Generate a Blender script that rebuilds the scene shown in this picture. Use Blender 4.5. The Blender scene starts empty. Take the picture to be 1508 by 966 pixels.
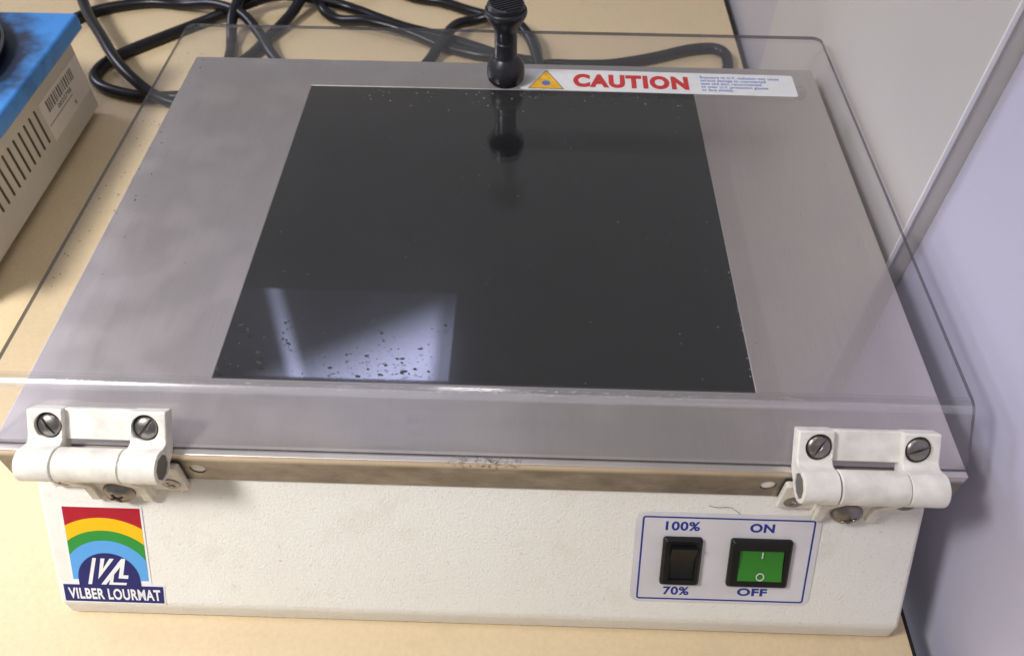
import bpy, bmesh, math, random
from mathutils import Matrix, Vector
R_ = math.radians
rnd = random.Random(7)
scene = bpy.context.scene
C = scene.collection

# ------------------------------------------------------------------ camera
cam_d = bpy.data.cameras.new('camera')
cam = bpy.data.objects.new('camera', cam_d); C.objects.link(cam)
cam_d.sensor_fit = 'HORIZONTAL'; cam_d.sensor_width = 36.0; cam_d.lens = 27.967
cam_d.clip_start = 0.01; cam_d.clip_end = 50
pit, yaw, rol = 0.866679, -0.021286, 0.010412
fwd = Vector((math.sin(yaw)*math.cos(pit), math.cos(yaw)*math.cos(pit), -math.sin(pit)))
rgt = Vector((math.cos(yaw), -math.sin(yaw), 0)); upv = rgt.cross(fwd)
r2 = math.cos(rol)*rgt + math.sin(rol)*upv; u2 = -math.sin(rol)*rgt + math.cos(rol)*upv
cam.matrix_world = Matrix(((r2.x, u2.x, -fwd.x, 0.190883), (r2.y, u2.y, -fwd.y, -0.146656),
                           (r2.z, u2.z, -fwd.z, 0.247676), (0, 0, 0, 1)))
cam_d.dof.use_dof = True; cam_d.dof.focus_distance = 0.315; cam_d.dof.aperture_fstop = 20
scene.camera = cam

# ------------------------------------------------------------------ room light
world = bpy.data.worlds.new('World'); scene.world = world; world.use_nodes = True
wbg = world.node_tree.nodes['Background']
wbg.inputs[0].default_value = (0.97, 0.955, 0.975, 1); wbg.inputs[1].default_value = 0.205

def lamp(name, loc, target, sx, sy, power, col, spread=180):
    d = bpy.data.lights.new(name, 'AREA'); d.shape = 'RECTANGLE'; d.size = sx; d.size_y = sy
    d.energy = power; d.color = col; d.spread = R_(spread)
    o = bpy.data.objects.new(name, d); C.objects.link(o); o.location = loc
    o.rotation_euler = (Vector(target)-Vector(loc)).to_track_quat('-Z', 'Y').to_euler()
    return o
lamp('ceiling_tube', (0.085, 0.10, 1.40), (0.085, 0.12, 0), 0.13, 0.30, 1.7, (1.0, 0.965, 0.92))
lamp('key_light_left', (-0.46, -0.24, 0.76), (-0.10, 0.05, -0.08), 0.20, 0.20, 2.0, (1.0, 0.985, 0.96), 75)  # added key light, near and narrow; fall-off stands in for a person's shadow
lamp('bench_lamp_right', (0.62, -1.05, 0.95), (0.28, 0.0, -0.04), 0.25, 0.25, 0.3, (1.0, 0.86, 0.72))
lamp('window_left', (-1.85, 1.10, 1.15), (0.25, 0.10, 0), 0.70, 0.55, 14, (0.82, 0.80, 1.0))
# a daylight opening with a bar-and-patch brightness pattern, seen mirrored in the dark filter glass
def opening(o):
    d = o.data; d.use_nodes = True; nt = d.node_tree; em = nt.nodes['Emission']
    ge = nt.nodes.new('ShaderNodeNewGeometry'); sp = nt.nodes.new('ShaderNodeSeparateXYZ'); nt.links.new(ge.outputs['Parametric'], sp.inputs[0])
    def math_(op, a, b, clamp=False):
        m = nt.nodes.new('ShaderNodeMath'); m.operation = op; m.use_clamp = clamp
        for k, v in ((0, a), (1, b)):
            if hasattr(v, 'links'): nt.links.new(v, m.inputs[k])
            else: m.inputs[k].default_value = v
        return m.outputs[0]
    def step(x, a, b, lo=0.0, hi=1.0):
        r = nt.nodes.new('ShaderNodeMapRange'); r.interpolation_type = 'SMOOTHSTEP'; nt.links.new(x, r.inputs[0])
        for k, v in ((1, a), (2, b), (3, lo), (4, hi)): r.inputs[k].default_value = v
        return r.outputs[0]
    u, v = sp.outputs[0], sp.outputs[1]
    if V_FLIP: v = math_('SUBTRACT', 1.0, v)
    dist = math_('ABSOLUTE', math_('SUBTRACT', math_('ADD', u, math_('MULTIPLY', v, .19)), .42), 0.0)
    bar = math_('MULTIPLY', step(dist, .0, .055, 1, 0), step(v, 0, .9, 1.0, .45))
    diag = math_('SUBTRACT', u, math_('MULTIPLY', v, .75))
    patch = math_('MULTIPLY', math_('MULTIPLY', step(diag, .16, .80), step(u, .90, .97, 1, .25)), 1.15)
    tot = math_('ADD', math_('ADD', math_('MULTIPLY', bar, .62), patch), .015)
    nt.links.new(tot, em.inputs['Strength'])
V_FLIP = False
opening(lamp('skylight_opening', (-0.355, 1.275, 1.5), (-0.355, 1.275, 0), 0.70, 0.32, 3.6, (0.62, 0.66, 1.0)))

vs = scene.view_settings
vs.view_transform = 'Standard'; vs.look = 'None'; vs.exposure = 0.28; vs.gamma = 1.0; vs.use_curve_mapping = False

# ------------------------------------------------------------------ materials
def newmat(name):
    m = bpy.data.materials.new(name); m.use_nodes = True
    nt = m.node_tree; b = nt.nodes['Principled BSDF']
    return m, nt, b
def noise(nt, scale, detail=4, rough=.55, sc=None, off=(0, 0, 0)):
    tc = nt.nodes.new('ShaderNodeTexCoord'); n = nt.nodes.new('ShaderNodeTexNoise')
    n.inputs['Scale'].default_value = scale; n.inputs['Detail'].default_value = detail; n.inputs['Roughness'].default_value = rough
    mp = nt.nodes.new('ShaderNodeMapping'); mp.inputs['Location'].default_value = off
    if sc: mp.inputs['Scale'].default_value = sc
    nt.links.new(tc.outputs['Object'], mp.inputs[0]); nt.links.new(mp.outputs[0], n.inputs['Vector'])
    return n.outputs['Fac']
def ramp(nt, src, stops):
    r = nt.nodes.new('ShaderNodeValToRGB'); e = r.color_ramp.elements
    while len(e) < len(stops): e.new(0.5)
    for k, (p, c) in enumerate(stops):
        e[k].position = p; e[k].color = (c, c, c, 1) if not isinstance(c, tuple) else (*c, 1)
    nt.links.new(src, r.inputs[0]); return r.outputs[0]
def mixc(nt, fac, a, b, mode='MIX'):
    m = nt.nodes.new('ShaderNodeMix'); m.data_type = 'RGBA'; m.blend_type = mode
    for s, v in ((m.inputs[0], fac), (m.inputs[6], a), (m.inputs[7], b)):
        if hasattr(v, 'links'): nt.links.new(v, s)
        elif isinstance(v, tuple): s.default_value = (*v, 1)
        else: s.default_value = v
    return m.outputs[2]
def bump(nt, b, src, strength, dist):
    n = nt.nodes.new('ShaderNodeBump'); n.inputs['Strength'].default_value = strength; n.inputs['Distance'].default_value = dist
    nt.links.new(src, n.inputs['Height']); nt.links.new(n.outputs[0], b.inputs['Normal']); return n
def plain(name, col, rough=.5, metal=0, var=.08, vscale=60, spec=.5, bscale=None, bstr=.2, bdist=.0003):
    m, nt, b = newmat(name)
    f = noise(nt, vscale, 5)
    d = tuple(c*(1-var*2.2) for c in col); u = tuple(min(1, c*(1+var)) for c in col)
    nt.links.new(ramp(nt, f, [(.3, d), (.65, u)]), b.inputs['Base Color'])
    b.inputs['Roughness'].default_value = rough; b.inputs['Metallic'].default_value = metal
    b.inputs['Specular IOR Level'].default_value = spec
    if bscale: bump(nt, b, noise(nt, bscale, 3), bstr, bdist)
    return m

def m_paint():
    m, nt, b = newmat('cream_powder_coat')
    f = noise(nt, 1100, 3, .6); f2 = noise(nt, 9, 4)
    base = ramp(nt, f2, [(.3, (.79, .755, .69)), (.7, (.84, .82, .78))])
    base = mixc(nt, ramp(nt, noise(nt, 34, 6, .68, off=(1, 4, 2)), [(.56, 0.0), (.78, .45)]), base, (.60, .53, .43))
    pit_ = ramp(nt, noise(nt, 700, 2, .5, off=(3, 1, 0)), [(.26, .86), (.36, 1.0)])
    spots = ramp(nt, noise(nt, 330, 2, .5, off=(7, 2, 5)), [(.17, .55), (.22, 1.0)])
    nt.links.new(mixc(nt, 1.0, mixc(nt, 1.0, base, pit_, 'MULTIPLY'), spots, 'MULTIPLY'), b.inputs['Base Color'])
    b.inputs['Roughness'].default_value = .48
    bump(nt, b, f, .55, .0006); return m
def m_desk():
    m, nt, b = newmat('beige_laminate')
    f = noise(nt, 420, 3, .7); f2 = noise(nt, 6, 5)
    a = ramp(nt, f, [(.3, (.61, .472, .285)), (.7, (.675, .535, .34))])
    nt.links.new(mixc(nt, ramp(nt, f2, [(.35, .0), (.7, .35)]), mixc(nt, ramp(nt, noise(nt, 55, 6, .7, off=(4, 4, 1)), [(.55, 0.0), (.75, .5)]), a, (.50, .40, .27)), (.675, .55, .375)), b.inputs['Base Color'])
    nt.links.new(ramp(nt, noise(nt, 22, 6, .65), [(.35, .34), (.7, .52)]), b.inputs['Roughness']); bump(nt, b, f, .25, .0003); return m
def m_steel(name='brushed_steel', col=(.69, .645, .615), rough=.37, desk_tint_rust=False):
    m, nt, b = newmat(name)
    st = noise(nt, 1.0, 5, .7, sc=(1500, 22, 60)); big = noise(nt, 17, 4, .5, off=(2, 0, 0)); blob = noise(nt, 42, 2, .4, off=(5, 3, 0))
    c1 = mixc(nt, ramp(nt, st, [(.3, 0.0), (.7, 1.0)]), tuple(c*.94 for c in col), tuple(c*1.05 for c in col))
    c2 = mixc(nt, ramp(nt, big, [(.35, 0.0), (.65, .55)]), c1, (col[0]*1.06, col[1]*1.03, col[2]*1.0))
    if desk_tint_rust:
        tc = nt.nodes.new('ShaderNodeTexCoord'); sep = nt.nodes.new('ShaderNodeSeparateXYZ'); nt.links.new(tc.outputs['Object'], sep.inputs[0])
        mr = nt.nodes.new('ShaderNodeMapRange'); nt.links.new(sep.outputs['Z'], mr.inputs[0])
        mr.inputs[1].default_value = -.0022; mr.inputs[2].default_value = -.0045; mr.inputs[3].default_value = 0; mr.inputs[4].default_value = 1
        mott = ramp(nt, noise(nt, 60, 6, .62, sc=(1, 1, 1.8)), [(.34, (.20, .172, .145)), (.55, (.29, .26, .225)), (.74, (.38, .35, .31))])  # brown mottle: stain plus the desk's reflection painted into the folded edge
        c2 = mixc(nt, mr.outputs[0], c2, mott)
        # rusty residue where the cover edge rests near the middle
        vm = nt.nodes.new('ShaderNodeVectorMath'); vm.operation = 'DISTANCE'
        mp = nt.nodes.new('ShaderNodeMapping'); mp.inputs['Scale'].default_value = (.22, 1, 1); nt.links.new(tc.outputs['Object'], mp.inputs[0])
        nt.links.new(mp.outputs[0], vm.inputs[0]); vm.inputs[1].default_value = (.179*.22, 0, -.0008)
        rr = nt.nodes.new('ShaderNodeMapRange'); nt.links.new(vm.outputs['Value'], rr.inputs[0])
        rr.inputs[1].default_value = .0012; rr.inputs[2].default_value = .0042; rr.inputs[3].default_value = 1; rr.inputs[4].default_value = 0
        mu = nt.nodes.new('ShaderNodeMath'); mu.operation = 'MULTIPLY'; nt.links.new(rr.outputs[0], mu.inputs[0])
        nt.links.new(ramp(nt, noise(nt, 420, 6, .75), [(.49, 0.0), (.60, .9)]), mu.inputs[1])
        c2 = mixc(nt, mu.outputs[0], c2, (.055, .022, .016))
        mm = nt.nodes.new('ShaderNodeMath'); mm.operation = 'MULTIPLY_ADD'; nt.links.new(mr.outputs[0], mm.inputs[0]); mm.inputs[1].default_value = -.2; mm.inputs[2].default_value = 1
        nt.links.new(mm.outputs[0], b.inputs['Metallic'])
    else: b.inputs['Metallic'].default_value = 1
    nt.links.new(c2, b.inputs['Base Color'])
    rv = mixc(nt, ramp(nt, blob, [(.45, 0.0), (.62, 1.0)]), (rough,)*3, (rough*1.12,)*3)
    nt.links.new(rv, b.inputs['Roughness'])
    bump(nt, b, st, .05, .0001); return m
def m_filter():
    m, nt, b = newmat('black_filter_glass')
    f = noise(nt, 30, 5, .6)
    nt.links.new(ramp(nt, f, [(.3, (.005, .0048, .005)), (.75, (.007, .0065, .007))]), b.inputs['Base Color'])
    nt.links.new(ramp(nt, noise(nt, 14, 4), [(.35, .13), (.7, .17)]), b.inputs['Roughness'])
    b.inputs['IOR'].default_value = 1.52; return m
def acrylic(name, tint, haze, rough, hazecol=(.8, .8, .85), vary=True):
    m, nt, b = newmat(name); nt.nodes.remove(b)
    out = [n for n in nt.nodes if n.type == 'OUTPUT_MATERIAL'][0]
    tr = nt.nodes.new('ShaderNodeBsdfTransparent'); tr.inputs[0].default_value = (*tint, 1)
    df = nt.nodes.new('ShaderNodeBsdfDiffuse'); df.inputs[0].default_value = (*hazecol, 1)
    gl = nt.nodes.new('ShaderNodeBsdfGlossy'); gl.inputs['Roughness'].default_value = rough; gl.inputs[0].default_value = (1, 1, 1, 1)
    geo = nt.nodes.new('ShaderNodeNewGeometry'); mr = nt.nodes.new('ShaderNodeMapRange')
    nt.links.new(geo.outputs['Backfacing'], mr.inputs[0]); mr.inputs[3].default_value = 1.49; mr.inputs[4].default_value = 1/1.49
    fr = nt.nodes.new('ShaderNodeFresnel'); nt.links.new(mr.outputs[0], fr.inputs['IOR'])
    m1 = nt.nodes.new('ShaderNodeMixShader'); m2 = nt.nodes.new('ShaderNodeMixShader')
    if vary:
        s1 = noise(nt, 1.0, 5, .75, sc=(40, 700, 60)); s2 = noise(nt, 24, 5, .6)
        mu = nt.nodes.new('ShaderNodeMath'); mu.operation = 'MULTIPLY'
        nt.links.new(ramp(nt, s1, [(.35, .5), (.75, 1.4)]), mu.inputs[0]); nt.links.new(ramp(nt, s2, [(.3, haze*.85), (.75, haze*1.15)]), mu.inputs[1])
        nt.links.new(mu.outputs[0], m1.inputs[0])
    else: m1.inputs[0].default_value = haze
    nt.links.new(tr.outputs[0], m1.inputs[1]); nt.links.new(df.outputs[0], m1.inputs[2])
    nt.links.new(fr.outputs[0], m2.inputs[0]); nt.links.new(m1.outputs[0], m2.inputs[1]); nt.links.new(gl.outputs[0], m2.inputs[2])
    nt.links.new(m2.outputs[0], out.inputs[0]); return m
def m_wall(name, col, rough=.45):
    m, nt, b = newmat(name)
    f = noise(nt, 5, 4); 
    nt.links.new(ramp(nt, f, [(.3, tuple(c*.95 for c in col)), (.7, col)]), b.inputs['Base Color'])
    b.inputs['Roughness'].default_value = rough; bump(nt, b, noise(nt, 500, 2), .05, .0002); return m
def m_blue():
    m, nt, b = newmat('blue_enamel_soiled')
    tc = nt.nodes.new('ShaderNodeTexCoord'); vm = nt.nodes.new('ShaderNodeVectorMath'); vm.operation = 'DISTANCE'
    nt.links.new(tc.outputs['Object'], vm.inputs[0]); vm.inputs[1].default_value = (-.182, .262, -.012)
    ad = nt.nodes.new('ShaderNodeMath'); ad.operation = 'MULTIPLY_ADD'; nt.links.new(noise(nt, 70, 5, .65), ad.inputs[0]); ad.inputs[1].default_value = .035; nt.links.new(vm.outputs['Value'], ad.inputs[2])
    ring = ramp(nt, ad.outputs[0], [(.084, 1.0), (.098, 0.0)])
    flk = ramp(nt, noise(nt, 260, 4, .7, sc=(1, 2, 1)), [(.30, 1.0), (.35, 0.0)])
    near = ramp(nt, vm.outputs['Value'], [(.090, .95), (.110, 0.0)])
    fl = nt.nodes.new('ShaderNodeMath'); fl.operation = 'MULTIPLY'; nt.links.new(flk, fl.inputs[0]); nt.links.new(near, fl.inputs[1])
    c = mixc(nt, ramp(nt, ad.outputs[0], [(.086, .93), (.104, 0.0)]), (.05, .225, .60), (.016, .014, .016))
    c = mixc(nt, fl.outputs[0], c, (.02, .03, .05))
    nt.links.new(c, b.inputs['Base Color']); b.inputs['Roughness'].default_value = .42; return m

def m_label():
    m, nt, b = newmat('translucent_label_film')
    b.inputs['Base Color'].default_value = (.78, .78, .80, 1); b.inputs['Roughness'].default_value = .45
    nt.links.new(ramp(nt, noise(nt, 200, 5), [(.3, (.80, .80, .81)), (.65, (.88, .88, .88))]), b.inputs['Base Color'])
    tl = nt.nodes.new('ShaderNodeBsdfTranslucent'); tl.inputs[0].default_value = (.9, .9, .92, 1)
    mx = nt.nodes.new('ShaderNodeMixShader'); mx.inputs[0].default_value = .3
    out = [n for n in nt.nodes if n.type == 'OUTPUT_MATERIAL'][0]
    nt.links.new(b.outputs[0], mx.inputs[1]); nt.links.new(tl.outputs[0], mx.inputs[2]); nt.links.new(mx.outputs[0], out.inputs[0]); return m

M = dict(
    paint=m_paint(), desk=m_desk(), steel=m_steel(desk_tint_rust=True), screw=m_steel('screw_steel', (.27, .255, .245), .34),
    filter=m_filter(),
    acrylic=acrylic('clear_acrylic', (.97, .965, .97), .0045, .012),
    bend=acrylic('acrylic_bend_light_band', (.90, .895, .905), .15, .18),  # pale haze painted in for light the bend refracts
    benddark=acrylic('acrylic_bend_dark_band', (.86, .86, .87), .03, .09), front=acrylic('clear_acrylic_front', (.95, .945, .95), .018, .03),  # benddark: dark tint painted in for the bend's refraction
    edge=acrylic('acrylic_cut_edge', (.30, .30, .33), .35, .15, (.10, .10, .12), False),
    plastic=plain('ivory_plastic', (.80, .77, .715), .38, var=.075, vscale=140, bscale=600, bstr=.15),
    leaf=plain('ivory_plastic_aged', (.76, .725, .66), .45, var=.09, vscale=120, bscale=700, bstr=.2),
    black=plain('black_plastic', (.009, .009, .010), .42, var=.15, spec=.3, bscale=900, bstr=.1),
    rubber=plain('black_cable_jacket', (.008, .008, .011), .30, var=.15, vscale=40, spec=.35),
    knob=plain('black_knob_plastic', (.012, .012, .016), .33, var=.2, bscale=400, bstr=.15),
    dark=plain('dark_recess', (.05, .045, .04), .6), darkgrey=plain('grey_pin_end', (.15, .14, .13), .5),
    white=plain('white_print', (.80, .80, .82), .45, var=.03), panel=plain('pale_lilac_film', (.66, .63, .66), .42, var=.05, vscale=30),
    blueink=plain('blue_ink', (.012, .030, .25), .45, var=.04), navy=plain('navy_print', (.012, .014, .13), .4, var=.04),
    red=plain('crimson_print', (.40, .006, .022), .4, var=.03), yellow=plain('yellow_print', (.90, .50, .004), .4, var=.03),
    green=plain('green_print', (.025, .27, .040), .4, var=.03), sky=plain('sky_blue_print', (.10, .36, .76), .4, var=.03),
    redink=plain('red_ink', (.52, .035, .035), .5, var=.12, vscale=500), orange=plain('orange_ink', (.74, .40, .03), .5, var=.1, vscale=400),
    bluedot=plain('blue_dot_ink', (.09, .16, .42), .5), labeltxt=plain('pale_blue_ink', (.14, .20, .52), .5, var=.1, vscale=900),
    labelwhite=m_label(),
    greenlens=plain('green_rocker', (.036, .215, .020), .25, var=.04), mark=plain('grey_print_mark', (.62, .68, .60), .5),
    blue=m_blue(), stir=plain('beige_grey_paint', (.50, .465, .40), .5, var=.04, vscale=20), sticker=plain('sticker_paper', (.62, .57, .545), .5, var=.03),
    ink=plain('grey_black_ink', (.07, .065, .065), .55), hot=plain('dark_hotplate', (.03, .03, .033), .4, var=.3, vscale=50), rim=plain('rim_metal', (.25, .25, .26), .3, 1),
    walla=m_wall('warm_grey_panel', (.545, .525, .51)), wallb=m_wall('cool_lit_panel', (.56, .54, .68)), wallc=m_wall('cool_grey_panel', (.48, .465, .50)),  # near panel's lilac is cool light painted into its grey
    wedge=m_wall('arris_highlight_white', (.80, .80, .82)), speck=plain('dust_speck', (.035, .033, .035), .7, var=.2), lint=plain('pale_lint', (.42, .42, .45), .8),
    holewhite=plain('white_hole_backing', (.78, .77, .76), .5), rust=plain('brown_wire', (.22, .08, .04), .6),
)

# ------------------------------------------------------------------ mesh helpers
def finish(name, bm, mat, parent=None, angle=35, mw=None):
    me = bpy.data.meshes.new(name); bmesh.ops.recalc_face_normals(bm, faces=bm.faces[:]) if mw is None or mw != 'keep' else None
    bm.to_mesh(me); bm.free()
    for m in (mat if isinstance(mat, (list, tuple)) else [mat]): me.materials.append(m)
    me.polygons.foreach_set('use_smooth', [True]*len(me.polygons)); me.set_sharp_from_angle(angle=R_(angle))
    o = bpy.data.objects.new(name, me); C.objects.link(o)
    if parent: o.parent = parent
    if name != 'cutter' and len(me.polygons) < 4000:
        w = o.modifiers.new('weighted', 'WEIGHTED_NORMAL'); w.keep_sharp = True; w.weight = 100
    return o
def boxbm(x0, x1, y0, y1, z0, z1, bev=0, seg=2):
    bm = bmesh.new(); bmesh.ops.create_cube(bm, size=1)
    for v in bm.verts: v.co = Vector(((x0+x1)/2+v.co.x*(x1-x0), (y0+y1)/2+v.co.y*(y1-y0), (z0+z1)/2+v.co.z*(z1-z0)))
    if bev: bmesh.ops.bevel(bm, geom=bm.edges[:], offset=bev, segments=seg, profile=.5, affect='EDGES')
    return bm
def box(name, dims, mat, parent=None, bev=0, seg=2, mtx=None):
    bm = boxbm(*dims, bev, seg)
    if mtx: bm.transform(mtx)
    return finish(name, bm, mat, parent)
def prismbm(poly, a, b, axis='x'):
    bm = bmesh.new()
    f = (lambda p, t: (t, p[0], p[1])) if axis == 'x' else (lambda p, t: (p[0], p[1], t))
    A = [bm.verts.new(f(p, a)) for p in poly]; B = [bm.verts.new(f(p, b)) for p in poly]; n = len(poly)
    bm.faces.new(A); bm.faces.new(B[::-1])
    for i in range(n): bm.faces.new((A[i], B[i], B[(i+1) % n], A[(i+1) % n]))
    bmesh.ops.recalc_face_normals(bm, faces=bm.faces[:]); return bm
def flat(name, poly, mtx, z0, th, mat, parent):
    bm = prismbm(poly, z0, z0+th, 'z'); bm.transform(mtx); return finish(name, bm, mat, parent)
def lathebm(prof, n=32):
    bm = bmesh.new(); rings = []
    for r, z in prof:
        if r < 1e-7: rings.append([bm.verts.new((0, 0, z))])
        else: rings.append([bm.verts.new((r*math.cos(2*math.pi*k/n), r*math.sin(2*math.pi*k/n), z)) for k in range(n)])
    for a, b in zip(rings, rings[1:]):
        for k in range(n):
            j = (k+1) % n
            if len(a) == 1: bm.faces.new((a[0], b[k], b[j]))
            elif len(b) == 1: bm.faces.new((a[k], b[0], a[j]))
            else: bm.faces.new((a[k], b[k], b[j], a[j]))
    for r in (rings[0], rings[-1]):
        if len(r) > 1: bm.faces.new(r)
    bmesh.ops.recalc_face_normals(bm, faces=bm.faces[:]); return bm
def frame(o, ex, ey, ez):
    return Matrix(((ex[0], ey[0], ez[0], o[0]), (ex[1], ey[1], ez[1], o[1]), (ex[2], ey[2], ez[2], o[2]), (0, 0, 0, 1)))
def rrect(x0, x1, y0, y1, r, n=6):
    P = []
    for cx, cy, a0 in ((x1-r, y1-r, 0), (x0+r, y1-r, 90), (x0+r, y0+r, 180), (x1-r, y0+r, 270)):
        for k in range(n+1):
            a = R_(a0+90*k/n); P.append((cx+r*math.cos(a), cy+r*math.sin(a)))
    return P
def ringflat(name, outer, inner, mtx, z0, th, mat, parent):
    bm = bmesh.new(); n = len(outer)
    L = [[bm.verts.new((*p, z)) for p in lst] for z in (z0, z0+th) for lst in (outer, inner)]
    for i in range(n):
        j = (i+1) % n
        for a, b in ((0, 1), (2, 3), (0, 2), (1, 3)): bm.faces.new((L[a][i], L[a][j], L[b][j], L[b][i]))
    bm.transform(mtx); return finish(name, bm, mat, parent)
def apply_mods(o, angle=35):
    dg = bpy.context.evaluated_depsgraph_get(); me = bpy.data.meshes.new_from_object(o.evaluated_get(dg)); old = o.data; nm = old.name
    o.modifiers.clear(); o.data = me; bpy.data.meshes.remove(old); me.name = nm
    me.polygons.foreach_set('use_smooth', [True]*len(me.polygons)); me.set_sharp_from_angle(angle=R_(angle))
    w = o.modifiers.new('weighted', 'WEIGHTED_NORMAL'); w.keep_sharp = True; w.weight = 100
    return o
def cut(o, bms, keep_bevel=None):
    cs = []; par = o.parent; o.parent = None; bpy.context.view_layer.update()
    for bm in bms:
        c = finish('cutter', bm, M['dark']); cs.append(c)
        md = o.modifiers.new('b', 'BOOLEAN'); md.operation = 'DIFFERENCE'; md.solver = 'EXACT'; md.object = c
    apply_mods(o); o.parent = par
    for c in cs:
        me = c.data; bpy.data.objects.remove(c); bpy.data.meshes.remove(me)
    return o
def text(name, s, mtx, x0, x1, y0, y1, z0, mat, parent, bold=0.0, th=.00004, shear=0, sp_=1.08):
    cu = bpy.data.curves.new(name, 'FONT'); cu.body = s; cu.size = 1; cu.offset = bold; cu.shear = shear; cu.space_line = .95; cu.space_character = sp_
    t = bpy.data.objects.new(name, cu); C.objects.link(t)
    dg = bpy.context.evaluated_depsgraph_get(); me = bpy.data.meshes.new_from_object(t.evaluated_get(dg))
    bpy.data.objects.remove(t); bpy.data.curves.remove(cu)
    xs = [v.co.x for v in me.vertices]; ys = [v.co.y for v in me.vertices]
    ax, bx, ay, by = min(xs), max(xs), min(ys), max(ys)
    bm = bmesh.new(); bm.from_mesh(me); bpy.data.meshes.remove(me)
    for v in bm.verts: v.co = Vector((x0+(v.co.x-ax)/(bx-ax)*(x1-x0), y0+(v.co.y-ay)/(by-ay)*(y1-y0), z0))
    r = bmesh.ops.extrude_face_region(bm, geom=bm.faces[:]); 
    for g in r['geom']:
        if isinstance(g, bmesh.types.BMVert): g.co.z += th
    bm.transform(mtx); return finish(name, bm, mat, parent)
def sweepbm(pts, r, n=10, sub=8):
    P = [Vector(p) for p in pts]; P = [P[0]*2-P[1]]+P+[P[-1]*2-P[-2]]; path = []
    for i in range(1, len(P)-2):
        for k in range(sub):
            t = k/sub; a, b, c, d = P[i-1], P[i], P[i+1], P[i+2]
            path.append(.5*((2*b)+(c-a)*t+(2*a-5*b+4*c-d)*t*t+(3*b-a-3*c+d)*t**3))
    path.append(P[-2]); bm = bmesh.new(); rings = []
    for i, p in enumerate(path):
        tg = (path[min(i+1, len(path)-1)]-path[max(i-1, 0)]).normalized()
        s = tg.cross(Vector((0, 0, 1)));  s = s.normalized() if s.length > 1e-4 else Vector((1, 0, 0)); u = s.cross(tg)
        rings.append([bm.verts.new(p+r*(math.cos(2*math.pi*k/n)*s+math.sin(2*math.pi*k/n)*u)) for k in range(n)])
    for a, b in zip(rings, rings[1:]):
        for k in range(n): bm.faces.new((a[k], a[(k+1) % n], b[(k+1) % n], b[k]))
    bm.faces.new(rings[0]); bm.faces.new(rings[-1]); return bm
def joinbm(*bms):
    out = bmesh.new()
    for b in bms:
        me = bpy.data.meshes.new('t'); b.to_mesh(me); b.free(); out.from_mesh(me); bpy.data.meshes.remove(me)
    return out
def tag(o, label=None, cat=None, group=None, kind=None):
    if label: o['label'] = label
    if cat: o['category'] = cat
    if group: o['group'] = group
    if kind: o['kind'] = kind
    return o
def empty(name, loc):
    o = bpy.data.objects.new(name, None); C.objects.link(o); o.location = loc; o.empty_display_size = .02; return o
def under(root, kids=None):
    """parent while keeping the world coordinates the meshes were written in"""
    inv = Matrix.Translation(-root.location)
    for o in list(root.children): o.matrix_parent_inverse = inv

ZD = -.0806   # desk surface

# ------------------------------------------------------------------ setting: desk and wall panels
desk = empty('desk', (-.12, .15, ZD))
tag(desk, 'beige laminate desk top with a dark edge band along the wall', 'desk')
box('desk_top', (-.62, .3515, -.30, .60, ZD-.025, ZD), M['desk'], desk, .0006)
box('edge_band', (.3517, .3532, -.30, .60, ZD-.0252, ZD-.0006), M['black'], desk, .0004)
under(desk)

wall = box('wall', (.40, .43, -.15, .62, -.75, .20), M['wallc']); wall['kind'] = 'structure'
box('panel', (.3565, .399, .1165, .3735, -.75, .20), M['walla'], wall, .0012, 3)
box('panel', (.3660, .399, -.15, .1168, -.75, .20), M['wallb'], wall, .002, 3)
box('panel', (.3582, .399, .3762, .62, -.75, .20), M['wallc'], wall, .002, 3)
box('arris_highlight', (.3559, .3580, .1153, .1164, -.75, .20), M['wedge'], wall, .0004, 2)  # white strip added as the highlight along the panel's arris

# ------------------------------------------------------------------ transilluminator
root = empty('uv_transilluminator', (.175, .11, ZD))
tag(root, 'cream benchtop lamp box with steel top, dark glass window and hinged clear cover', 'lab instrument')

hb = prismbm([(.0026, -.002), (.0026, -.0148), (-.0286, -.0691), (-.0286, -.0800), (.252, -.0800), (.252, -.002)], .0073, .3435)
bmesh.ops.bevel(hb, geom=hb.edges[:], offset=.0022, segments=3, profile=.5, affect='EDGES')
finish('housing', hb, M['paint'], root, 40)

# steel top plate: folded shell with the filter opening
pb = bmesh.new(); X = [0, .0712, .2808, .350]; Y = [0, .0345, .2347, .2608]
g = [[pb.verts.new((x, y, 0)) for x in X] for y in Y]
for j in range(3):
    for i in range(3):
        if not (i == 1 and j == 1): pb.faces.new((g[j][i], g[j][i+1], g[j+1][i+1], g[j+1][i]))
rim = [g[0][i] for i in range(4)]+[g[j][3] for j in range(1, 4)]+[g[3][i] for i in (2, 1, 0)]+[g[j][0] for j in (2, 1)]
low = [pb.verts.new((v.co.x, v.co.y, -.0175)) for v in rim]
for i in range(len(rim)): j = (i+1) % len(rim); pb.faces.new((rim[i], low[i], low[j], rim[j]))
bmesh.ops.recalc_face_normals(pb, faces=pb.faces[:])
plate = finish('top_plate', pb, M['steel'], root)
md = plate.modifiers.new('s', 'SOLIDIFY'); md.thickness = .0011; md.offset = -1
md = plate.modifiers.new('b', 'BEVEL'); md.width = .0011; md.segments = 3; md.limit_method = 'ANGLE'; md.angle_limit = R_(40)
apply_mods(plate)
def cyl_y(x, y0, y1, z, r, n=28):
    bm = lathebm([(r, 0), (r, y1-y0)], n); bm.transform(frame((x, y0, z), (1, 0, 0), (0, 0, -1), (0, 1, 0))); return bm
cut(plate, [cyl_y(.0726, -.002, .0022, -.0098, .0030), cyl_y(.2817, -.002, .0022, -.0098, .0030)])
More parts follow.
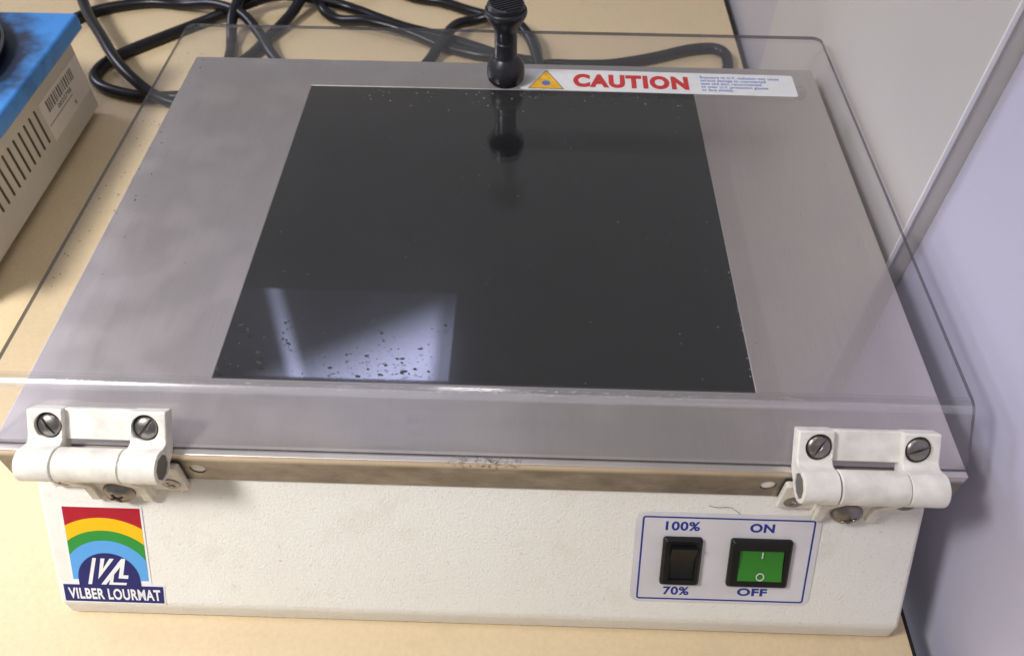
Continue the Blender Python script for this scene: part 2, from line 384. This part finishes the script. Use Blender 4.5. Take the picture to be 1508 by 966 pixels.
for x in (.0726, .2817):  # white disc added for the lit housing glimpsed through each hole
    bm = lathebm([(.0028, 0), (.0028, .0005), (.0020, .0008), (0, .0009)], 24)
    bm.transform(frame((x, .0011, -.0098), (1, 0, 0), (0, 0, 1), (0, -1, 0))); finish('hole_backing', bm, M['holewhite'], root)
box('filter_window', (.0709, .2811, .0342, .2350, -.004, -.00035), M['filter'], root, .0004)

# clear cover: one bent sheet
TH = .0019; t_ = Vector((.656, .755)); t_.normalize(); apex = Vector((.0181, .0185)); Rb = .0075
ang = math.atan2(t_.y, t_.x)                       # slope of the front face
tl = Rb*math.tan(ang/2); s0 = Vector((apex.x+tl, apex.y)); cen = Vector((s0.x, s0.y-Rb))
outer = [(.2640, .0185)]; inner = [(.2640, .0185-TH)]
NB = 10
for k in range(NB+1):
    a = math.pi/2+ang*k/NB
    outer.append((cen.x+Rb*math.cos(a), cen.y+Rb*math.sin(a))); inner.append((cen.x+(Rb-TH)*math.cos(a), cen.y+(Rb-TH)*math.sin(a)))
bo = Vector((.0025, .0005)); nn = Vector((-t_.y, t_.x))
outer.append(tuple(bo)); inner.append((bo.x-nn.x*TH, bo.y-nn.y*TH+.0002))
cb = bmesh.new(); x0c, x1c = -.0003, .3506; n = len(outer); rc = .005
V = {}
for side, x in ((0, x0c), (1, x1c)):
    for k in range(n):
        for nm, lst in (('o', outer), ('i', inner)): V[(side, nm, k)] = cb.verts.new((x, *lst[k]))
fidx = {}
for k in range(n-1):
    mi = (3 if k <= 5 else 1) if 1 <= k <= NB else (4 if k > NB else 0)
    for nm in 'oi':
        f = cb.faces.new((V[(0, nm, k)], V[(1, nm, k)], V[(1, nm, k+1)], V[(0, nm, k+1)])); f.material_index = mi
    for side in (0, 1):
        f = cb.faces.new((V[(side, 'o', k)], V[(side, 'o', k+1)], V[(side, 'i', k+1)], V[(side, 'i', k)])); f.material_index = 2
for k in (0, n-1):
    f = cb.faces.new((V[(0, 'o', k)], V[(1, 'o', k)], V[(1, 'i', k)], V[(0, 'i', k)])); f.material_index = 2
ce = [e for e in cb.edges if all(v in (V[(s, a, 0)] for s in (0, 1) for a in 'oi') for v in e.verts) and abs(e.verts[0].co.x-e.verts[1].co.x) < 1e-6]
bmesh.ops.bevel(cb, geom=ce, offset=rc, segments=5, profile=.5, affect='EDGES', material=2)
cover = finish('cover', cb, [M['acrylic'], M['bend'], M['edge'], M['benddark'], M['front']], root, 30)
ft = lathebm([(.0032, .0128), (.0036, .0140), (.0036, .0165)], 24); ft.transform(Matrix.Translation((.3300, .2145, 0)))
finish('corner_foot', ft, acrylic('clear_rubber', (.88, .88, .9), .05, .2), root)

# lifting knob on the cover
kb = lathebm([(.0078, .0186), (.0092, .0205), (.0096, .0235), (.0094, .0268), (.0080, .0300), (.0062, .0322), (.0056, .0330),
              (.0056, .0405), (.0053, .0408), (.0053, .0414), (.0056, .0417), (.0056, .0462), (.0062, .0478), (.0088, .0520), (.0101, .0545), (.0104, .0560), (.0101, .0572), (.0093, .0578)], 40)
kb.transform(Matrix.Translation((.1787, .2143, 0))); knob = finish('knob', kb, M['knob'], root, 40)
cap = lathebm([(.0090, .0576), (.0090, .0596), (.0080, .0604), (0, .0606)], 40); cap.transform(Matrix.Translation((.1787, .2143, 0)))
finish('grip_cap', cap, M['knob'], knob)
for k in range(9):
    w = .0078*math.sin(math.acos((k-4)*.0019/.0085))
    b_ = boxbm(-w, w, -.00055, .00055, 0, .0007, .0002); b_.transform(Matrix.Translation((.1787, .2143, .0603)) @ Matrix.Rotation(R_(28), 4, 'Z') @ Matrix.Translation((0, (k-4)*.0019, 0)))
    finish('grip_ridge', b_, M['knob'], knob)

# caution label on the cover
LZ = Matrix.Translation((0, 0, .01853)) @ Matrix.Translation((.187, .2065, 0)) @ Matrix.Rotation(R_(-.65), 4, 'Z')
lab = flat('caution_label', rrect(-.001, .1395, .0003, .0192, .0012), LZ, 0, .00012, M['labelwhite'], root)
def tri(cx, y0, w, h): return [(cx-w/2, y0), (cx+w/2, y0), (cx+.0004, y0+h), (cx-.0004, y0+h)]
flat('warning_triangle', tri(.0123, .0011, .0184, .0165), LZ, .00013, .00003, M['ink'], lab)
flat('warning_triangle', tri(.0123, .0015, .0170, .0153), LZ, .00017, .00003, M['orange'], lab)
flat('warning_dot', [(.0123+.0022*math.cos(a*.3142), .0062+.0022*math.sin(a*.3142)) for a in range(20)], LZ, .00021, .00003, M['bluedot'], lab)
text('caution_lettering', 'CAUTION', LZ, .0262, .0852, .0035, .0155, .00013, M['redink'], lab, .06, sp_=1.16)
text('fine_print', 'Exposure to U.V. radiation may cause\nserious damage to unprotected\neyes and skin, recommended\nto wear U.V. protection glasses\nor face shields.', LZ, .0915, .1320, .0030, .0166, .00013, M['labeltxt'], lab, .022)

# ---- front panel frame: X right, Y up the slope, Z out of the panel
PF = frame((0, 0, -.0190), (1, 0, 0), (0, .4958, .8684), (0, -.8684, .4958)) @ Matrix.Translation((0, 0, .00002))
# control plate
cp = flat('control_plate', rrect(.2356, .3056, -.0480, -.0073, .0035), PF, 0, .00025, M['panel'], root)
ringflat('blue_border', rrect(.2381, .3034, -.0468, -.0090, .0012), rrect(.2388, .3027, -.0461, -.0097, .0006), PF, .00026, .00003, M['blueink'], cp)
text('lettering', '100%', PF, .2470, .2600, -.0151, -.0111, .00026, M['blueink'], cp, .030)
text('lettering', '70%', PF, .2484, .2585, -.0446, -.0407, .00026, M['blueink'], cp, .030)
text('lettering', 'ON', PF, .2789, .2882, -.0150, -.0111, .00026, M['blueink'], cp, .04)
text('lettering', 'OFF', PF, .2773, .2889, -.0441, -.0405, .00026, M['blueink'], cp, .04)
def bezel(x0, x1, y0, y1, ix0, ix1, iy0, iy1, name, h=.0021):
    bm = bmesh.new(); lay = [(x0, x1, y0, y1, 0, .0012), (x0, x1, y0, y1, h*.55, .0012), (x0+.0009, x1-.0009, y0+.0009, y1-.0009, h, .0010), (ix0, ix1, iy0, iy1, h-.0001, .0004), (ix0, ix1, iy0, iy1, -.001, .0004)]
    R = [[bm.verts.new((*p, l[4])) for p in rrect(*l[:4], l[5])] for l in lay]
    for a, b in zip(R, R[1:]):
        for i in range(len(a)): j = (i+1) % len(a); bm.faces.new((a[i], a[j], b[j], b[i]))
    bm.faces.new(R[0]); bm.faces.new(R[-1]); bm.transform(PF @ Matrix.Translation((0, 0, .0003))); return finish(name, bm, M['black'], root)
def rocker(x0, x1, y0, y1, tilt, mat, parent, name='rocker', hz=.0010, dish=.0006, crown=.0012):
    bm = bmesh.new(); N = 10; K = 6; top = []
    for j in range(N+1):
        v = j/N; row = []
        for i in range(K+1):
            u = i/K; z = hz+tilt*(v-.5)+crown*(2*v-1)**2-dish*(1-(2*u-1)**2); row.append(bm.verts.new((x0+(x1-x0)*u, y0+(y1-y0)*v, z)))
        top.append(row)
    for j in range(N):
        for i in range(K): bm.faces.new((top[j][i], top[j][i+1], top[j+1][i+1], top[j+1][i]))
    edge = top[0]+[top[j][K] for j in range(1, N+1)]+top[N][-2::-1]+[top[j][0] for j in range(N-1, 0, -1)]
    lo = [bm.verts.new((v.co.x, v.co.y, -.0005)) for v in edge]
    for i in range(len(edge)): j = (i+1) % len(edge); bm.faces.new((edge[i], lo[i], lo[j], edge[j]))
    bm.transform(PF @ Matrix.Translation((0, 0, .0003))); return finish(name, bm, mat, parent, 50)
s1 = bezel(.2465, .2615, -.0390, -.0177, .2493, .2593, -.0362, -.0205, 'intensity_switch')
rocker(.2495, .2591, -.0360, -.0207, .0030, M['black'], s1, hz=.0014, dish=.0, crown=.0014)
s2 = bezel(.2722, .2957, -.0390, -.0176, .2758, .2931, -.0357, -.0219, 'power_switch')
rocker(.2760, .2929, -.0355, -.0221, -.0012, M['greenlens'], s2, hz=.0012, dish=.0, crown=.0004)
flat('on_mark', [(.28425, -.0253), (.28475, -.0253), (.28475, -.0226), (.28425, -.0226)], PF, .00195, .0002, M['mark'], s2)
ringflat('off_mark', [(.2845+.00165*math.cos(a*.2618), -.0334+.00180*math.sin(a*.2618)) for a in range(24)], [(.2845+.00120*math.cos(a*.2618), -.0334+.00135*math.sin(a*.2618)) for a in range(24)], PF, .0025, .0002, M['mark'], s2)

# maker's sticker
lg = flat('logo_sticker', [(.0152, -.0121), (.0468, -.0121), (.0461, -.0478), (.0512, -.0478), (.0506, -.0572), (.0097, -.0572), (.0099, -.0478), (.0143, -.0478)], PF, 0, .00012, M['white'], root)
cx0, cs = .0304, -.0457
def sk(x, y): return (x-(-.0128-y)*.026, y)          # the sticker leans a touch
def band(r, name, mat, lvl):
    xa, xb, yb = .0159, .0460, -.0460; P = []
    n_ = 28
    for k in range(n_+1):
        x = xa+(xb-xa)*k/n_; d = r*r-(x-cx0)**2
        y = cs+math.sqrt(d) if d > 0 else yb
        P.append(sk(x, min(max(y, yb), -.0127)))
    if r < .0151:
        P = [sk(cx0+r*math.cos(R_(180-180*k/n_)), cs+r*math.sin(R_(180-180*k/n_))) for k in range(n_+1)]; P += [sk(cx0+r, -.0490), sk(cx0-r, -.0490)]
    else: P += [sk(xb, yb), sk(xa, yb)]
    flat(name, P, PF, .00013+lvl*.00003, .00002, mat, lg)
flat('red_field', [sk(.0159, -.0127), sk(.0460, -.0127), sk(.0460, -.0460), sk(.0159, -.0460)], PF, .00013, .00002, M['red'], lg)
band(.0284, 'yellow_arc', M['yellow'], 1); band(.0227, 'green_arc', M['green'], 2); band(.0181, 'sky_blue_arc', M['sky'], 3); band(.0124, 'navy_dome', M['navy'], 4)
flat('navy_banner', [(.0105, -.0485), (.0505, -.0485), (.0500, -.0565), (.0103, -.0565)], PF, .00013+5*.00003, .00002, M['navy'], lg)
for P in ([(.0243, .03556), (.0257, .03561), (.0222, .0480), (.0207, .0480)],
          [(.0275, .0357), (.0291, .0357), (.0277, .04053), (.031, .0357), (.0328, .0357), (.0251, .04551)],
          [(.0357, .03556), (.0373, .03556), (.0354, .04331), (.0375, .04331), (.0371, .04493), (.0333, .04488), (.0347, .03951), (.0279, .0480), (.0259, .0480)],
          [(.032, .04237), (.0308, .04690), (.0364, .04690), (.0359, .0480), (.029, .0480), (.0301, .04501)]):
    flat('monogram', [(x, -s-.0001) for x, s in P], PF, .00034, .00003, M['white'], lg)
text('maker_name', 'VILBER LOURMAT', PF, .0121, .0491, -.0553, -.0500, .00034, M['white'], lg, .03)

# ---- hinges
HF = frame((0, .0025, .0005), (1, 0, 0), (0, .656, .755), (0, -.755, .656))    # X right, Y up the cover's front face, Z outward
UC, VC, RB = -.0041, .0097, .0061
def lugpoly():
    P = [(.0145, .0003), (.0145, .0052), (.0139, .0059), (.0048, .0059), (.0034, .0062), (.0026, .0070), (.0021, .0083)]
    for k in range(0, 27):
        a = R_(8+252*k/26); P.append((UC+RB*math.cos(a), VC+RB*math.sin(a)))
    P += [(-.0022, .0012), (.0002, .0003)]
    return P
def slotted():
    bm = lathebm([(.0040, -.0016), (.0040, .0000), (.0036, .0006), (.0026, .0010), (.0012, .0012), (0, .00125)], 32)
    o = finish('screw', bm, M['screw']); return cut(o, [boxbm(-.006, .006, -.00042, .00042, .0003, .003)])
def phillips(r, h, flatc=False):
    bm = lathebm([(r, -.001), (r, h*.15), (r*.93, h*.45), (r*.72, h*.78), (r*.40, h*.96), (0, h)] if not flatc else [(r, -.001), (r, .0001), (r*.9, h), (0, h)], 32)
    o = finish('screw', bm, M['screw']); w = r*.13; L = r*.5
    return cut(o, [boxbm(-L, L, -w, w, h-.0014, h+.003), boxbm(-w, w, -L, L, h-.0014, h+.003)])
def child(o, parent, name, mtx):
    o.name = name; o.data.transform(mtx); o.parent = parent; return o
def hinge(cx, rots, flip):
    wl, wr = (.0125, .0130); half = .0247
    spans = [(cx-half, cx-half+wl), (cx+half-wr, cx+half)]
    parts = []
    for (a, b), sx in zip(spans, (cx-.0172, cx+.0172)):
        bm = bmesh.new(); poly = lugpoly()
        A = [bm.verts.new((a, u, v)) for u, v in poly]; B = [bm.verts.new((b, u, v)) for u, v in poly]; n = len(poly)
        bm.faces.new(A); bm.faces.new(B[::-1])
        for i in range(n): bm.faces.new((A[i], B[i], B[(i+1) % n], A[(i+1) % n]))
        bmesh.ops.recalc_face_normals(bm, faces=bm.faces[:])
        ee = [e for e in bm.edges if abs(e.verts[0].co.x-e.verts[1].co.x) < 1e-7]
        bmesh.ops.bevel(bm, geom=ee, offset=.0006, segments=2, profile=.5, affect='EDGES')
        o = finish('lug', bm, M['plastic']); h = lathebm([(.0049, .0040), (.0049, .02)], 32); h.transform(Matrix.Translation((sx, .0086, 0)))
        e = lathebm([(.0047, -.0009), (.0047, .0009)], 8); end = a if (a < cx) else b
        e.transform(frame((end, UC, VC), (0, 1, 0), (0, 0, 1), (1, 0, 0)))
        cut(o, [h, e]); parts.append(o)
    bms = []
    for o in parts:
        bm = bmesh.new(); bm.from_mesh(o.data); bms.append(bm); me = o.data; bpy.data.objects.remove(o); bpy.data.meshes.remove(me)
    bridge = boxbm(spans[0][1]-.0005, spans[1][0]+.0005, .0032, .0143, .0003, .0034, .0004)
    bm = joinbm(*bms, bridge); bm.transform(HF)
    hg = finish('hinge', bm, M['plastic'], root)
    for sx, ro in zip((cx-.0172, cx+.0172), rots):
        child(slotted(), hg, 'screw', HF @ Matrix.Translation((sx, .0086, .0049)) @ Matrix.Rotation(R_(ro), 4, 'Z'))
    for sx in (cx-.0172, cx+.0172):
        bm = lathebm([(.0041, .00405), (.00485, .00405), (.00485, .00425), (.0041, .00425)], 32); bm.transform(HF @ Matrix.Translation((sx, .0086, 0))); finish('gap_shade_ring', bm, M['dark'], hg)  # added dark ring painting shade and dirt in the counterbore gap
    for end, dr in ((spans[0][0], 1), (spans[1][1], -1)):
        bm = lathebm([(.0045, 0), (.0045, .0004), (.002, .0005), (0, .0005)], 8); bm.transform(HF @ frame((end+dr*.00075, UC, VC), (0, 1, 0), (0, 0, -dr), (-dr, 0, 0)))
        finish('pin_end', bm, M['darkgrey'], hg)
    # lower leaf: middle knuckle, webs and base plate standing on the folded steel edge
    cy, cz = .0025+UC*.656-VC*.755, .0005+UC*.755+VC*.656
    kn = lathebm([(RB-.0005, 0), (RB, .0004), (RB, spans[1][0]-spans[0][1]-.0010), (RB-.0005, spans[1][0]-spans[0][1]-.0006)], 40)
    kn.transform(frame((spans[0][1]+.0005, cy, cz), (0, 1, 0), (0, 0, 1), (1, 0, 0)))
    bp = boxbm(cx-.0258, cx+.0258, -.0036, -.0004, -.0205, -.0045, .0012)
    mid = boxbm(cx-.0125, cx+.0125, -.0046, -.0006, -.0243, -.0100, .0008)
    webs = [boxbm(cx+s*.0098-.0017, cx+s*.0098+.0017, 0, 0, 0, 0) for s in (-1, 1)]
    for w, s in zip(webs, (-1, 1)): w.free()
    wb = [prismbm([(cy-.0050, cz-.001), (cy-.0048, cz-.0040), (-.0062, -.0150), (-.0062, -.0243), (-.0010, -.0243), (-.0010, -.004), (cy+.003, cz)], cx+s*.0098-.0018, cx+s*.0098+.0018) for s in (-1, 1)]
    for b_ in wb: bmesh.ops.bevel(b_, geom=b_.edges[:], offset=.0003, segments=1, affect='EDGES')
    lower = finish('lower_leaf', joinbm(kn, bp, mid, *wb), M['leaf'], hg)
    child(phillips(.0058, .0034), hg, 'screw', frame((cx, -.0046, -.0197), (1, 0, 0), (0, 0, 1), (0, -1, 0)) @ Matrix.Rotation(R_(20), 4, 'Z'))
    for s in (-1, 1):
        child(phillips(.0036, .0004, True), hg, 'screw', frame((cx+s*.0205, -.0036, -.0150), (1, 0, 0), (0, 0, 1), (0, -1, 0)) @ Matrix.Rotation(R_(40*s), 4, 'Z'))
    return hg
tag(hinge(.0417, (-52, 52), False), 'ivory plastic hinge above the coloured sticker')
tag(hinge(.3122, (58, 20), True), 'ivory plastic hinge above the green power switch')

# dust, flakes and lint
def flake(bm, x, y, z, r, asp, rot):
    n_ = rnd.randint(6, 8); P = []
    for k in range(n_):
        a = 2*math.pi*k/n_; q = r*rnd.uniform(.65, 1.1); u, v = q*math.cos(a)*asp, q*math.sin(a)
        P.append((x+u*math.cos(rot)-v*math.sin(rot), y+u*math.sin(rot)+v*math.cos(rot)))
    A = [bm.verts.new((*p, z)) for p in P]; t = bm.verts.new((x, y, z+r*.25))
    for k in range(n_): bm.faces.new((A[k], A[(k+1) % n_], t))
bm = bmesh.new()
for k in range(95):   # residue on the glass near the front
    flake(bm, rnd.triangular(.104, .167, .150), .0232+abs(rnd.gauss(0, .010)), .01852, rnd.choice((.00016, .0002, .00025, .0003, .0006)), rnd.uniform(1, 2.2), rnd.uniform(-.4, .4))
for k in range(16): flake(bm, rnd.uniform(.080, .108), rnd.uniform(.024, .050), .01852, rnd.uniform(.0003, .0008), rnd.uniform(1, 2.4), rnd.uniform(0, 3))
for k in range(80): flake(bm, rnd.uniform(.0005, .024), rnd.uniform(.06, .235), .01852, rnd.uniform(.00012, .0004), rnd.uniform(1, 2), rnd.uniform(0, 3))
for k in range(90): flake(bm, rnd.uniform(.01, .34), rnd.uniform(.03, .26), .01852, rnd.uniform(.0001, .00025), rnd.uniform(1, 2), rnd.uniform(0, 3))
tag(finish('dust', bm, M['speck'], root), kind='stuff')
bm = bmesh.new()
for k in range(75): flake(bm, rnd.uniform(.10, .285), .2035-abs(rnd.gauss(0, .006)), .01852, rnd.uniform(.0001, .00026), rnd.uniform(1, 2.5), rnd.uniform(-.5, .5))
for k in range(120): flake(bm, rnd.uniform(.072, .28), rnd.uniform(.036, .232), -.00034, rnd.uniform(.0001, .00022), 1, 0)
for k in range(14): flake(bm, .2803+rnd.gauss(0, .0003), rnd.uniform(.036, .10), -.0003, rnd.uniform(.0002, .0004), 1, 0)
for k in range(260):   # scuffs along the bend of the cover
    a_ = math.pi/2+ang*rnd.uniform(.30, .62); x_ = rnd.triangular(.03, .33, .17)
    flake(bm, x_, cen.x+(Rb+.00002)*math.cos(a_), cen.y+(Rb+.00003)*math.sin(a_), rnd.uniform(.00008, .0002), rnd.uniform(2, 6), 0)
tag(finish('lint', bm, M['lint'], root), kind='stuff')
hp = [PF @ Vector((x, -s, .0002)) for x, s in ((.2625, .0040), (.2660, .0046), (.2700, .0044), (.2725, .0056), (.2745, .0072))]
finish('hair', sweepbm(hp, .00009, 5, 5), M['speck'], root)
under(root)
for ch in list(root.children): pass

# ------------------------------------------------------------------ hot plate stirrer at the left
st = empty('hotplate_stirrer', (-.18, .235, ZD))
tag(st, 'blue topped beige laboratory stirrer with vent slots and a barcode sticker', 'lab instrument')
box('casing', (-.275, -.108, .130, .3215, ZD+.004, -.018), M['stir'], st, .0015)
box('blue_top', (-.283, -.100, .122, .3290, -.0228, -.0120), M['blue'], st, .0022, 3)
dk = lathebm([(.062, -.012), (.066, -.0095), (.068, -.006), (.067, -.004), (0, -.004)], 64); dk.transform(Matrix.Translation((-.187, .258, 0)))
dsk = finish('heating_disc', dk, M['hot'], st)
rg = lathebm([(.0664, -.0040), (.0676, -.0040), (.0682, -.0052), (.0676, -.0062)], 64); rg.transform(Matrix.Translation((-.187, .258, 0))); 
finish('disc_rim', rg, M['rim'], dsk)
sl = finish('vent_slot', prismbm(rrect(-.0009, .0009, -.0115, .0115, .0008), 0, .0002, 'z'), M['dark'])
SM = frame((-.10795, 0, 0), (0, 1, 0), (0, 0, 1), (1, 0, 0))      # X along +y, Y up, Z out of the right side
sl.data.transform(SM)
for k in range(15):
    o = sl if k == 0 else sl.copy()
    if k: C.objects.link(o)
    o.parent = st; o.location = (0, .2552-.0072*k, -.0472)
bs = flat('barcode_sticker', rrect(.2610, .3196, -.0620, -.0358, .0006), SM, 0, .00012, M['sticker'], st)
x = .2685
while x < .3080:
    w = rnd.choice((.0009, .0013, .0018)); flat('bar', [(x, -.0458), (x+w, -.0458), (x+w, -.0384), (x, -.0384)], SM, .00013, .00003, M['ink'], bs); x += w+rnd.choice((.0010, .0015))
text('serial_number', '0020798', SM, .2790, .2990, -.0500, -.0469, .00013, M['ink'], bs, .02)
flat('print_line', [(.2630, -.0523), (.2985, -.0523), (.2985, -.0517), (.2630, -.0517)], SM, .00013, .00003, M['ink'], bs)
flat('print_mark', [(.2975, -.0590), (.2990, -.0590), (.2990, -.0565), (.2975, -.0565)], SM, .00013, .00003, M['ink'], bs)
for fx in (-.26, -.122):
    for fy in (.145, .305):
        f = lathebm([(.007, 0), (.006, .0045)], 20); f.transform(Matrix.Translation((fx, fy, ZD))); finish('foot', f, M['black'], st)
under(st)
for ch in (sl,) + tuple(o for o in C.objects if o.name.startswith('vent_slot')): ch.matrix_parent_inverse = Matrix.Translation(-st.location)

# ------------------------------------------------------------------ cords behind the instrument
CR = .0041; z0 = ZD+CR
def cord(pts, label, zs=None):
    P = [(p[0], p[1], z0+(p[2] if len(p) > 2 else 0)) for p in pts]
    o = finish('power_cord', sweepbm(P, CR, 12, 8), M['rubber']); tag(o, label, 'cord', 'black cords heaped behind the instrument'); return o
cord([(-.215, .545, .03), (-.194, .500, .022), (-.172, .462, .013), (-.150, .424, .011), (-.128, .392, .012), (-.107, .362, .011), (-.088, .342, .008), (-.070, .330, .003), (-.050, .324), (-.020, .318), (.02, .305)],
     'black cord running from the top edge down beside the blue stirrer to the cover')
cord([(.200, .388), (.173, .395), (.149, .408), (.122, .422), (.094, .434), (.071, .447), (.047, .462), (.025, .466, .004), (-.002, .466, .008), (-.020, .463, .008), (-.046, .450, .004), (-.068, .437), (-.092, .413), (-.112, .392), (-.123, .375), (-.125, .358), (-.115, .345), (-.097, .337), (-.079, .333), (-.060, .334), (-.03, .338), (.0, .33)],
     'black cord making the tight loop just right of the barcode sticker')
cord([(-.21, .37), (-.190, .402), (-.176, .425), (-.167, .441), (-.150, .455), (-.120, .465), (-.091, .462), (-.060, .449, .008), (-.034, .432, .010), (-.016, .411, .006), (-.002, .390), (.02, .36), (.05, .33)],
     'black cord arching from behind the blue stirrer across the top left')
cord([(-.030, .35), (-.034, .389), (-.038, .408), (-.040, .430, .010), (-.036, .452, .016), (-.027, .470, .017), (-.008, .488, .012), (.004, .494, .008), (.012, .484, .004), (.024, .456, .002), (.039, .444), (.065, .432, .006), (.095, .422, .004), (.123, .409), (.149, .398), (.18, .39), (.22, .36)],
     'black cord bent in a narrow arch behind the left back corner of the cover')
cord([(-.05, .34), (-.022, .382), (-.010, .419), (.001, .444, .004), (.012, .471, .012), (.030, .495, .014), (.07, .520)],
     'black cord slanting up to the right behind the cover, left of its middle')
cord([(.05, .52), (.088, .486), (.117, .476), (.140, .463), (.163, .446, .003), (.185, .434), (.194, .415), (.196, .391), (.19, .36), (.16, .33)],
     'black cord curving down to the right behind the knob')
cord([(.10, .35), (.115, .386), (.126, .407, .008), (.133, .429, .006), (.147, .441, .004), (.170, .436, .011), (.190, .41, .008), (.20, .37)],
     'black cord forming a small arch just left of the knob')
cord([(.17, .37), (.201, .385), (.225, .386), (.251, .388), (.282, .398), (.309, .410), (.328, .414), (.337, .409), (.339, .397), (.335, .378), (.32, .345), (.30, .32)],
     'black cord bending back in a hook at the right end of the desk')
